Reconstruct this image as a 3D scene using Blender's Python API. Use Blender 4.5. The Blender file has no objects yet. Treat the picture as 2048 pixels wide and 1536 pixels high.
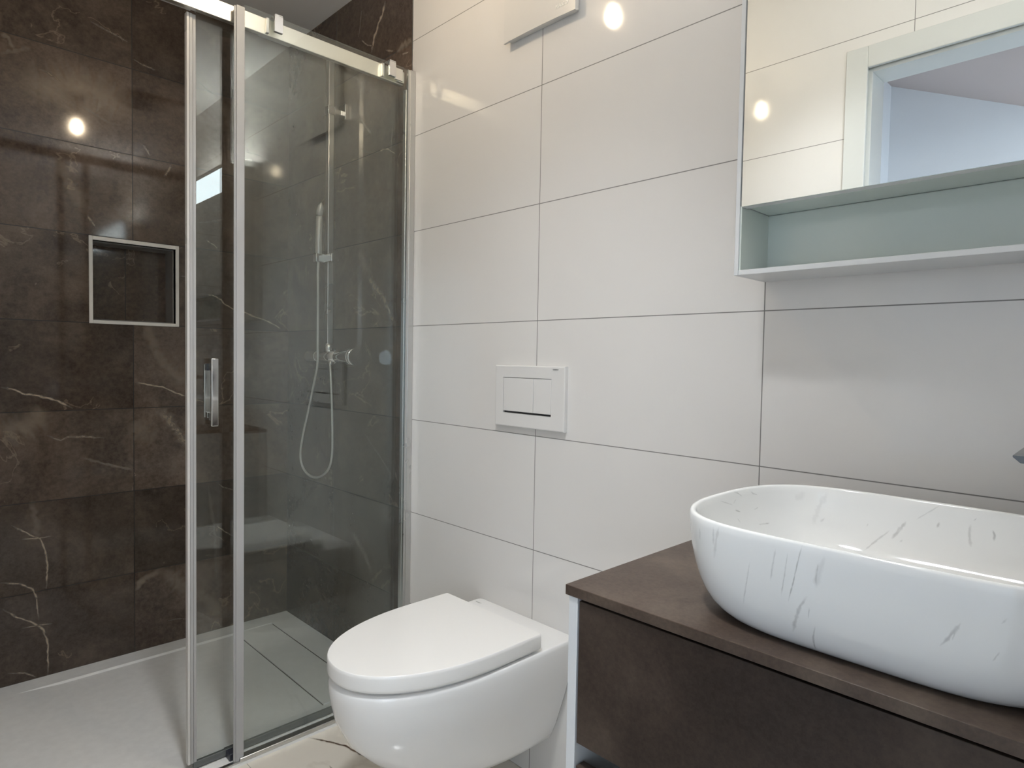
import bpy, bmesh, math, random
from mathutils import Vector, Matrix
from mathutils.bvhtree import BVHTree

# ---------------------------------------------------------------- camera
CAM_ROT = ((0.697176, 0.716690, 0.017370), (0.039267, -0.013983, -0.999131), (-0.715824, 0.697252, -0.037891))
Z0 = 1.2                                   # floor lies 1.2 m below the joint at z = 0 of the survey
C = bpy.context.scene.collection
sc = bpy.context.scene
cd = bpy.data.cameras.new('camera'); cam = bpy.data.objects.new('camera', cd); C.objects.link(cam)
cd.sensor_width = 36; cd.lens = 36 * 1281.304 / 2048; cd.clip_start = 0.02
r, d, f = (Vector(v) for v in CAM_ROT)
M = Matrix.Identity(4)
for i in range(3):
    M[i][0] = r[i]; M[i][1] = -d[i]; M[i][2] = -f[i]
M.translation = (1.14775, -1.20625, -0.102082 + Z0)
cam.matrix_world = M
sc.camera = cam
# ---------------------------------------------------------------- world, exposure, light
w = bpy.data.worlds.new('sky'); sc.world = w; w.use_nodes = True
w.node_tree.nodes['Background'].inputs[0].default_value = (.55, .7, 1, 1)
w.node_tree.nodes['Background'].inputs[1].default_value = 1.0
vs = sc.view_settings
vs.view_transform = 'Standard'; vs.look = 'None'; vs.gamma = 1; vs.exposure = 0.0; vs.use_curve_mapping = False
sc.cycles.use_denoising = True
sc.cycles.max_bounces = 14; sc.cycles.diffuse_bounces = 8; sc.cycles.glossy_bounces = 8
sc.cycles.transparent_max_bounces = 24; sc.cycles.caustics_reflective = True
sc.cycles.sample_clamp_indirect = 20.0
LED_STRENGTH = 10.0
ADDED_TOP_STRENGTH = 60.0  # added glow on the cabinet top
ADDED_SPOT_WATT = 110.0  # added ceiling spot, lifts the dark lower room
BULB_WATT = 7.0
DAY_WATT = 48.0

def area_light(name, loc, rot, sx, sy, watt, col):
    l = bpy.data.lights.new(name, 'AREA'); l.shape = 'RECTANGLE'; l.size = sx; l.size_y = sy
    l.energy = watt; l.color = col
    o = bpy.data.objects.new(name, l); C.objects.link(o); o.location = loc; o.rotation_euler = rot
    return o
# daylight entering the hallway through its side window
area_light('daylight_window', (2.2, -1.33, 1.2), (math.radians(-90), 0, 0), .9, .9, DAY_WATT, (.70, .85, 1.0))

# added ceiling spot, brightens floor, tray and toilet lid (housing built further down)
SPOT = Vector((.60, -.85, 2.362))
_l = bpy.data.lights.new('added_spot_light', 'SPOT'); _l.energy = ADDED_SPOT_WATT; _l.color = (.94, .97, 1.0)
_l.spot_size = math.radians(92); _l.spot_blend = 1.0; _l.shadow_soft_size = .09
_o = bpy.data.objects.new('added_spot_light', _l); C.objects.link(_o); _o.location = SPOT
_o.rotation_euler = Vector((.34, -.10, 1.0)).to_track_quat('Z', 'Y').to_euler()

# ---------------------------------------------------------------- materials
def new_mat(name):
    m = bpy.data.materials.new(name); m.use_nodes = True
    nt = m.node_tree; nt.nodes.clear()
    out = nt.nodes.new('ShaderNodeOutputMaterial')
    return m, nt, out

class NT:
    """tiny helper around a node tree"""
    def __init__(s, nt): s.nt = nt
    def n(s, t, **kw):
        o = s.nt.nodes.new(t)
        for k, v in kw.items(): setattr(o, k, v)
        return o
    def link(s, a, b): s.nt.links.new(a, b)
    def math(s, op, a, b=None, c=None, clamp=False):
        o = s.n('ShaderNodeMath', operation=op, use_clamp=clamp)
        for i, v in enumerate((a, b, c)):
            if v is None: continue
            if isinstance(v, (int, float)): o.inputs[i].default_value = v
            else: s.link(v, o.inputs[i])
        return o.outputs[0]
    def coords(s):
        t = s.n('ShaderNodeTexCoord'); sp = s.n('ShaderNodeSeparateXYZ'); s.link(t.outputs['Object'], sp.inputs[0])
        return t.outputs['Object'], sp.outputs
    def noise(s, vec, scale, detail=4, rough=.55, dist=0.0, w=None):
        o = s.n('ShaderNodeTexNoise'); o.inputs['Scale'].default_value = scale
        o.inputs['Detail'].default_value = detail; o.inputs['Roughness'].default_value = rough
        o.inputs['Distortion'].default_value = dist
        if w is not None:
            o.noise_dimensions = '4D'
            if isinstance(w, (int, float)): o.inputs['W'].default_value = w
            else: s.link(w, o.inputs['W'])
        s.link(vec, o.inputs['Vector']); return o.outputs['Fac']
    def ramp(s, fac, stops):
        o = s.n('ShaderNodeValToRGB'); cr = o.color_ramp
        while len(cr.elements) > 1: cr.elements.remove(cr.elements[-1])
        cr.elements[0].position = stops[0][0]; cr.elements[0].color = (*stops[0][1], 1)
        for p_, c_ in stops[1:]:
            e = cr.elements.new(p_); e.color = (*c_, 1)
        s.link(fac, o.inputs[0]); return o.outputs[0]
    def mixc(s, fac, a, b, mode='MIX'):
        o = s.n('ShaderNodeMix', data_type='RGBA', blend_type=mode)
        for i, v in ((0, fac), (6, a), (7, b)):
            if isinstance(v, (int, float)): o.inputs[i].default_value = v
            elif isinstance(v, tuple): o.inputs[i].default_value = (*v, 1)
            else: s.link(v, o.inputs[i])
        return o.outputs[2]

def principled(h, color, rough=.5, metal=0.0, spec=.5, coat=0.0):
    b = h.n('ShaderNodeBsdfPrincipled')
    for k, v in (('Base Color', color), ('Roughness', rough), ('Metallic', metal), ('Specular IOR Level', spec), ('Coat Weight', coat)):
        i = b.inputs[k]
        if isinstance(v, (int, float)): i.default_value = v
        elif isinstance(v, tuple): i.default_value = (*v, 1)
        else: h.link(v, i)
    b.inputs['Coat Roughness'].default_value = .03
    return b

def simple(name, color, rough=.5, metal=0.0, spec=.5, coat=0.0, var=0.03, vscale=6.0):
    """procedural material: base colour with a faint noise variation in tone and roughness"""
    m, nt, out = new_mat(name); h = NT(nt); vec, _ = h.coords()
    nz = h.noise(vec, vscale, 3)
    c2 = tuple(max(0, c * (1 - var)) for c in color); c3 = tuple(min(1, c * (1 + var)) for c in color)
    col = h.ramp(nz, [(.3, c2), (.7, c3)])
    rr = h.math('MULTIPLY_ADD', nz, rough * .16, rough * .92)
    b = principled(h, col, rr, metal, spec, coat); h.link(b.outputs[0], out.inputs[0])
    return m

def emission(name, color, strength):
    m, nt, out = new_mat(name); h = NT(nt)
    e = h.n('ShaderNodeEmission'); e.inputs[0].default_value = (*color, 1); e.inputs[1].default_value = strength
    h.link(e.outputs[0], out.inputs[0]); return m

def glass(name, tint, refl=1.0):
    """flat pane: tinted straight-through transmission plus Fresnel mirror reflection"""
    m, nt, out = new_mat(name); h = NT(nt)
    t = h.n('ShaderNodeBsdfTransparent'); t.inputs[0].default_value = (*tint, 1)
    g = h.n('ShaderNodeBsdfGlossy'); g.inputs['Roughness'].default_value = 0.0; g.inputs[0].default_value = (.95, 1, .98, 1)
    geo = h.n('ShaderNodeNewGeometry'); dp = h.n('ShaderNodeVectorMath', operation='DOT_PRODUCT')
    h.link(geo.outputs['Normal'], dp.inputs[0]); h.link(geo.outputs['Incoming'], dp.inputs[1])
    c = h.math('ABSOLUTE', dp.outputs['Value'])
    k = h.math('POWER', h.math('SUBTRACT', 1.0, c), 5.0)
    fac = h.math('MULTIPLY_ADD', k, .955 * refl, .045 * refl)
    mx = h.n('ShaderNodeMixShader'); h.link(fac, mx.inputs[0]); h.link(t.outputs[0], mx.inputs[1]); h.link(g.outputs[0], mx.inputs[2])
    h.link(mx.outputs[0], out.inputs[0]); return m

def grid_mask(h, u, v, pu, pv, ou, ov, half):
    """1 on the joints of a tile grid, 0 on the tiles"""
    a = h.math('PINGPONG', h.math('ADD', u, 60 * pu - ou), pu / 2)
    b = h.math('PINGPONG', h.math('ADD', v, 60 * pv - ov), pv / 2)
    return h.math('LESS_THAN', h.math('MINIMUM', a, b), half)

def white_tile(name, ax, ou):
    m, nt, out = new_mat(name); h = NT(nt); vec, xyz = h.coords()
    g = grid_mask(h, xyz[ax], xyz['Z'], .6, .3, ou, 0.0, .00105)
    nz = h.noise(vec, 2.0, 3)
    base = h.ramp(nz, [(.3, (.695, .68, .66)), (.7, (.715, .70, .68))])
    col = h.mixc(g, base, (.20, .195, .185))
    b = principled(h, col, h.math('MULTIPLY_ADD', g, .5, .07), 0, .5)
    bump = h.n('ShaderNodeBump'); bump.inputs['Strength'].default_value = .03; bump.inputs['Distance'].default_value = .002
    h.link(h.noise(vec, 9.0, 2), bump.inputs['Height']); h.link(bump.outputs[0], b.inputs['Normal'])
    h.link(b.outputs[0], out.inputs[0]); return m

def brown_tile(name, ax, ou, seed, tones):
    m, nt, out = new_mat(name); h = NT(nt); vec, xyz = h.coords()
    g = grid_mask(h, xyz[ax], xyz['Z'], .6, .3, ou, 0.0, .0014)
    iu = h.math('FLOOR', h.math('DIVIDE', h.math('ADD', xyz[ax], 60 * .6 - ou), .6))
    iv = h.math('FLOOR', h.math('DIVIDE', h.math('ADD', xyz['Z'], 60 * .3), .3))
    cb = h.n('ShaderNodeCombineXYZ'); h.link(iu, cb.inputs[0]); h.link(iv, cb.inputs[1]); cb.inputs[2].default_value = seed
    wn = h.n('ShaderNodeTexWhiteNoise', noise_dimensions='3D'); h.link(cb.outputs[0], wn.inputs['Vector'])
    rnd = wn.outputs['Value']
    wv = h.math('MULTIPLY', rnd, 40.0)
    cloud = h.noise(vec, 4.5, 6, .6, .6, w=wv)
    fine = h.noise(vec, 70.0, 4, .7, 0.0, w=wv)
    col = h.ramp(cloud, [(.33, (.040, .026, .020)), (.5, (.078, .056, .043)), (.66, (.15, .112, .086))])
    col = h.mixc(.4, col, h.ramp(fine, [(.35, (.03, .02, .015)), (.65, (.12, .09, .07))]))
    # hair-thin random veins
    vn = h.noise(vec, 5.0, 5, .5, 1.2, w=h.math('ADD', wv, 7.0))
    vein = h.math('SUBTRACT', 1.0, h.math('MULTIPLY', h.math('ABSOLUTE', h.math('SUBTRACT', vn, .5)), 90.0), clamp=True)
    msk = h.math('GREATER_THAN', h.noise(vec, 3.0, 2, w=wv), .56)
    col = h.mixc(h.math('MULTIPLY', h.math('MULTIPLY', vein, msk), .6), col, (.25, .19, .14))
    # every tile has its own print: tones per row (floor to ceiling) for the two columns that show; upper rows also lifted for the room's reflection
    rowf = h.math('DIVIDE', h.math('ADD', xyz['Z'], .0), 2.4)
    def rows(vals):
        o = h.n('ShaderNodeValToRGB'); cr = o.color_ramp; cr.interpolation = 'CONSTANT'
        while len(cr.elements) > 1: cr.elements.remove(cr.elements[-1])
        for k, v in enumerate(vals):
            e = cr.elements[0] if k == 0 else cr.elements.new(k / 8.0)
            e.position = k / 8.0; e.color = (v / 2, v / 2, v / 2, 1)
        h.link(rowf, o.inputs[0]); return o.outputs[0]
    colm = h.math('GREATER_THAN', xyz[ax], ou)
    tone = h.math('MULTIPLY', h.mixc(colm, rows(tones[0]), rows(tones[1])), h.math('MULTIPLY_ADD', rnd, .35, 2.15))
    col = h.mixc(1.0, col, tone, 'MULTIPLY')
    col = h.mixc(g, col, (.010, .007, .005))
    b = principled(h, col, h.math('MULTIPLY_ADD', g, .4, .075), 0, .5)
    h.link(b.outputs[0], out.inputs[0]); return m

def vein_mat(name, color, rough):
    """vein running through a tile: vertex attribute fades it into the stone around it"""
    m, nt, out = new_mat(name); h = NT(nt); vec, _ = h.coords()
    at = h.n('ShaderNodeAttribute', attribute_name='vein')
    nz = h.noise(vec, 60.0, 4, .7)
    brk = h.math('MULTIPLY_ADD', nz, 2.6, -.4, clamp=True)
    a = h.math('MULTIPLY', at.outputs['Fac'], brk, clamp=True)
    b = principled(h, color, rough)
    t = h.n('ShaderNodeBsdfTransparent')
    mx = h.n('ShaderNodeMixShader'); h.link(a, mx.inputs[0]); h.link(t.outputs[0], mx.inputs[1]); h.link(b.outputs[0], mx.inputs[2])
    h.link(mx.outputs[0], out.inputs[0]); return m

def cloudy(name, stops, scale, rough, spec=.25, fine=True):
    m, nt, out = new_mat(name); h = NT(nt); vec, _ = h.coords()
    col = h.ramp(h.noise(vec, scale, 7, .62, .5), stops)
    if fine:
        col = h.mixc(.25, col, h.ramp(h.noise(vec, 160, 3, .7), [(.35, tuple(c * .6 for c in stops[0][1])), (.65, stops[-1][1])]))
    b = principled(h, col, rough, 0, spec); h.link(b.outputs[0], out.inputs[0]); return m

def floor_mat(name):
    m, nt, out = new_mat(name); h = NT(nt); vec, xyz = h.coords()
    g = grid_mask(h, xyz['X'], xyz['Y'], .6, .6, .05, -.53, .001)
    c = h.noise(vec, 2.2, 6, .55, .4)
    col = h.ramp(c, [(.3, (.64, .595, .525)), (.7, (.73, .695, .63))])
    v = h.noise(vec, 1.7, 5, .5, .8)
    vein = h.math('SUBTRACT', 1.0, h.math('MULTIPLY', h.math('ABSOLUTE', h.math('SUBTRACT', v, .53)), 130.0), clamp=True)
    col = h.mixc(h.math('MULTIPLY', vein, .15), col, (.25, .18, .12))
    col = h.mixc(g, col, (.35, .33, .30))
    b = principled(h, col, .12, 0, .5); h.link(b.outputs[0], out.inputs[0]); return m

MAT = dict(
    wtile_back=white_tile('white_wall_tile_back', 'X', 0.0),
    wtile_front=white_tile('white_wall_tile_front', 'X', .594),
    wtile_side=white_tile('white_wall_tile_side', 'Y', 0.0),
    brown_left=brown_tile('brown_marble_tile_niche', 'Y', -.575, 3.0, ((.72, .74, 1.0, .92, 1.1, 1.25, 1.35, .95), (1.2, .72, 1.4, 1.3, 1.05, 1.1, 1.1, .85))),
    brown_back=brown_tile('brown_marble_tile_mixer', 'X', -1.055, 8.0, ((.7, .75, .95, 1.0, 1.1, 1.15, 1.2, .95), (.7, .7, .9, 1.0, 1.15, 1.2, 1.15, 1.0))),
    vein=vein_mat('pale_vein_in_brown_tile', (.46, .375, .29), .075),
    fvein=vein_mat('brown_vein_in_floor_tile', (.09, .045, .02), .12),
    floor=floor_mat('beige_marble_floor_tile'),
    ceiling=simple('ceiling_paint', (.84, .83, .82), .8, var=.02),
    hall_wall=simple('hallway_paint', (.72, .73, .75), .7, var=.015),
    hall_ceiling=simple('hallway_ceiling_paint', (.52, .45, .43), .7, var=.015),
    trim=simple('white_lacquer_trim', (.60, .615, .60), .25, var=.01),
    tray=simple('matt_grey_white_tray', (.85, .85, .835), .42, var=.03, vscale=40),
    glass_fixed=glass('clear_shower_glass', (.955, .965, .96), 1.2),
    glass_door=glass('clear_sliding_glass', (.955, .965, .96), 1.2),
    chrome=simple('polished_chrome', (.80, .80, .80), .06, 1.0, var=.01),
    chrome_dim_refl=simple('chrome_with_dim_reflection', (.13, .13, .13), .12, 1.0, var=.01),  # chrome darkened: the spout's dim reflection is put into its colour
    alu=simple('satin_aluminium', (.66, .66, .65), .28, 1.0, var=.02),
    rail=simple('brushed_rail_metal', (.86, .85, .80), .30, 1.0, var=.015),
    seal=simple('translucent_seal', (.42, .42, .42), .25, var=.04),
    dseal=simple('grey_bottom_seal', (.13, .14, .135), .3, var=.04),
    dark=simple('dark_grey_plastic', (.03, .032, .045), .35),
    hose=simple('silver_hose', (.62, .62, .60), .3, .5),
    ceramic=simple('white_sanitary_ceramic', (.80, .80, .795), .05, 0, .5, 0, var=.005),
    seat=simple('white_duroplast_seat', (.83, .825, .81), .16, var=.005),
    plastic=simple('white_plastic', (.62, .61, .59), .28, var=.008),
    plate=simple('white_flush_plate', (.70, .69, .675), .22, var=.008),
    gapdark=simple('dark_gap', (.02, .02, .022), .5),
    ltext=simple('embossed_light_lettering', (.90, .89, .84), .3),
    ptext=simple('pale_grey_lettering', (.42, .42, .41), .5),
    gtext=simple('grey_lettering', (.22, .22, .22), .5),
    carcass=simple('white_cabinet_board', (.66, .675, .685), .3, var=.006),
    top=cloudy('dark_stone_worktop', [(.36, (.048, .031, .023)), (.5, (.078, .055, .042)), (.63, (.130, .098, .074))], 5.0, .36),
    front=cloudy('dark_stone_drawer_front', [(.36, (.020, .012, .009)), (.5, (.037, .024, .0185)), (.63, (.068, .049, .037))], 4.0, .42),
    cabglass=simple('pale_green_white_glass', (.60, .66, .62), .12, var=.01),
    mirror=simple('mirror_silvering', (.90, .925, .91), .0, 1.0, var=.0),
    led=emission('mirror_light_diffuser', (.86, .95, 1.0), LED_STRENGTH),
    added_topglow=emission('added_cabinet_top_glow', (1.0, .965, .90), ADDED_TOP_STRENGTH),  # added glow, lights the ceiling to brighten the room below
    niche=simple('niche_stone_grey', (.27, .265, .255), .3, var=.1),
    nframe=simple('white_niche_trim', (.90, .89, .87), .3, var=.01),
    basin=simple('white_basin_ceramic', (.79, .80, .795), .06, var=.006),
    bvein=vein_mat('grey_vein_on_basin', (.36, .36, .35), .06),
    bulb=emission('glowing_bulb', (1.0, .80, .55), 225.0),
    added_spot_glow=emission('added_spot_lens', (1.0, .96, .90), 12.0),  # glowing face of the added ceiling spot
    socket=simple('lamp_holder', (.05, .05, .05), .4),
)

# ---------------------------------------------------------------- mesh helpers
ORIGIN = {}
class MB:
    def __init__(s): s.bm = bmesh.new(); s.mi = 0; s.lay = None
    def _faces(s, fs, smooth=False):
        for f_ in fs: f_.material_index = s.mi; f_.smooth = smooth
    def box(s, x0, x1, y0, y1, z0, z1, bev=0.0, seg=2):
        vs_ = [s.bm.verts.new((x, y, z)) for z in (z0, z1) for y in (y0, y1) for x in (x0, x1)]
        idx = ((0, 2, 3, 1), (4, 5, 7, 6), (0, 1, 5, 4), (2, 6, 7, 3), (0, 4, 6, 2), (1, 3, 7, 5))
        fs = [s.bm.faces.new([vs_[i] for i in q]) for q in idx]; s._faces(fs)
        if bev > 0:
            es = list({e for f_ in fs for e in f_.edges})
            rr = bmesh.ops.bevel(s.bm, geom=es, offset=bev, segments=seg, profile=.5, affect='EDGES')
            for f_ in rr['faces']: f_.material_index = s.mi; f_.smooth = True
        return s
    def loft(s, rings, cap0=True, cap1=True, smooth=True):
        R_ = [[s.bm.verts.new(p) for p in ring] for ring in rings]; n = len(R_[0]); fs = []
        for a, b in zip(R_, R_[1:]):
            for i in range(n):
                fs.append(s.bm.faces.new((a[i], a[(i + 1) % n], b[(i + 1) % n], b[i])))
        s._faces(fs, smooth)
        caps = []
        if cap0: caps.append(s.bm.faces.new(R_[0][::-1]))
        if cap1: caps.append(s.bm.faces.new(R_[-1]))
        s._faces(caps, False); return s
    def cyl(s, p0, p1, r0, r1=None, n=32, cap=True):
        r1 = r0 if r1 is None else r1
        return s.lathe(p0, p1, [(0, r0), (1, r1)], n, cap)
    def lathe(s, p0, p1, prof, n=32, cap=True):
        p0, p1 = Vector(p0), Vector(p1); ax = p1 - p0; z = ax.normalized()
        x = z.orthogonal().normalized(); y = z.cross(x)
        rings = [[p0 + ax * t + (x * math.cos(2 * math.pi * i / n) + y * math.sin(2 * math.pi * i / n)) * r_ for i in range(n)] for t, r_ in prof]
        return s.loft(rings, cap, cap)
    def tube(s, pts, rad, n=12, sub=6):
        P = [Vector(p) for p in pts]
        Q = []
        for i in range(len(P) - 1):
            a, b, c_, d_ = P[max(i - 1, 0)], P[i], P[i + 1], P[min(i + 2, len(P) - 1)]
            for k in range(sub):
                t = k / sub
                Q.append(.5 * ((2 * b) + (c_ - a) * t + (2 * a - 5 * b + 4 * c_ - d_) * t * t + (3 * b - a - 3 * c_ + d_) * t ** 3))
        Q.append(P[-1])
        tan = [(Q[min(i + 1, len(Q) - 1)] - Q[max(i - 1, 0)]).normalized() for i in range(len(Q))]
        nrm = tan[0].orthogonal().normalized(); rings = []
        for q_, t_ in zip(Q, tan):
            nrm = (nrm - t_ * nrm.dot(t_)).normalized(); b_ = t_.cross(nrm)
            rings.append([q_ + (nrm * math.cos(2 * math.pi * i / n) + b_ * math.sin(2 * math.pi * i / n)) * rad for i in range(n)])
        return s.loft(rings)
    def vein3(s, pts, width, strength, bvh, seed=0):
        """soft-edged streak lying on a curved surface given as a BVH tree"""
        if s.lay is None: s.lay = s.bm.verts.layers.float.new('vein')
        rnd = random.Random(seed); P = [Vector(p) for p in pts]; fine = []
        for a, b in zip(P, P[1:]):
            k = max(2, int((b - a).length / .003))
            fine += [a.lerp(b, i / k) for i in range(k)]
        fine.append(P[-1]); N = len(fine); prev = None
        for i, q in enumerate(fine):
            tan = fine[min(i + 1, N - 1)] - fine[max(i - 1, 0)]
            loc, nor, _, _ = bvh.find_nearest(q); side = nor.cross(tan).normalized()
            t = i / max(1, N - 1); endf = min(1, 5 * t + .1, 5 * (1 - t) + .1)
            wd = width * (.6 + .8 * rnd.random()) * (.5 + .5 * endf); j = (rnd.random() - .5) * width * .3; row = []
            for o_, al in ((-1, 0), (-.3, 1), (.3, 1), (1, 0)):
                l2, n2, _, _ = bvh.find_nearest(q + side * (o_ * wd + j))
                v = s.bm.verts.new(l2 + n2 * .0003); v[s.lay] = al * strength * endf; row.append(v)
            if prev:
                for k in range(3):
                    f_ = s.bm.faces.new((prev[k], prev[k + 1], row[k + 1], row[k])); f_.material_index = s.mi; f_.smooth = True
            prev = row
        return s
    def vein(s, pts, width, strength, place, seed=0):
        """soft-edged ribbon along a polyline; place(u, v) -> point just proud of the surface"""
        if s.lay is None: s.lay = s.bm.verts.layers.float.new('vein')
        rnd = random.Random(seed); fine = []
        for (a, b) in zip(pts, pts[1:]):
            k = max(2, int(math.hypot(b[0] - a[0], b[1] - a[1]) / .008))
            for i in range(k):
                t = i / k; fine.append((a[0] + (b[0] - a[0]) * t, a[1] + (b[1] - a[1]) * t))
        fine.append(pts[-1]); N = len(fine); prev = None
        for i, q in enumerate(fine):
            a, b = fine[max(i - 1, 0)], fine[min(i + 1, N - 1)]
            dx, dy = b[0] - a[0], b[1] - a[1]; L = math.hypot(dx, dy) or 1; nx, ny = -dy / L, dx / L
            t = i / max(1, N - 1); endf = min(1, 6 * t + .1, 6 * (1 - t) + .1)
            wd = width * (.6 + .8 * rnd.random()) * (.5 + .5 * endf) * .7; j = (rnd.random() - .5) * width * .4
            row = []
            for o_, al in ((-1, 0), (-.3, 1), (.3, 1), (1, 0)):
                v = s.bm.verts.new(place(q[0] + nx * (o_ * wd + j), q[1] + ny * (o_ * wd + j))); v[s.lay] = al * strength * endf
                row.append(v)
            if prev:
                for k in range(3):
                    f_ = s.bm.faces.new((prev[k], prev[k + 1], row[k + 1], row[k])); f_.material_index = s.mi; f_.smooth = True
            prev = row
        return s

def obj(name, mb, mats, parent=None, recalc=True):
    bm = mb.bm
    if recalc: bmesh.ops.recalc_face_normals(bm, faces=bm.faces[:])
    if parent is not None:
        bmesh.ops.translate(bm, verts=bm.verts[:], vec=-ORIGIN[parent.name])
    me = bpy.data.meshes.new(name); bm.to_mesh(me); bm.free()
    for m in (mats if isinstance(mats, (list, tuple)) else [mats]): me.materials.append(MAT[m] if isinstance(m, str) else m)
    o = bpy.data.objects.new(name, me); C.objects.link(o)
    if parent is not None:
        o.parent = parent; ORIGIN[o.name] = ORIGIN[parent.name].copy()
    else: ORIGIN[o.name] = Vector((0, 0, 0))
    return o
def thing(name, label, cat, loc, group=None):
    o = bpy.data.objects.new(name, None); C.objects.link(o); o.location = loc; o.empty_display_size = .05
    ORIGIN[o.name] = Vector(loc); o['label'] = label; o['category'] = cat
    if group: o['group'] = group
    return o
def struct(name, mb, mats):
    o = obj(name, mb, mats); o['kind'] = 'structure'; return o
def text(name, s_, size, loc, rot, mat, parent, depth=.0006):
    cu = bpy.data.curves.new(name, 'FONT'); cu.body = s_; cu.size = size; cu.extrude = depth
    o = bpy.data.objects.new(name, cu); C.objects.link(o); o.rotation_euler = rot
    bpy.context.view_layer.update()
    me = bpy.data.meshes.new_from_object(o); C.objects.unlink(o); bpy.data.objects.remove(o)
    me.transform(Matrix.Translation(Vector(loc) - ORIGIN[parent.name]) @ Matrix.Rotation(rot[2], 4, 'Z') @ Matrix.Rotation(rot[0], 4, 'X'))
    o = bpy.data.objects.new(name, me); C.objects.link(o); o.parent = parent; ORIGIN[o.name] = ORIGIN[parent.name].copy()
    me.materials.clear(); me.materials.append(MAT[mat]); return o

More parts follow.
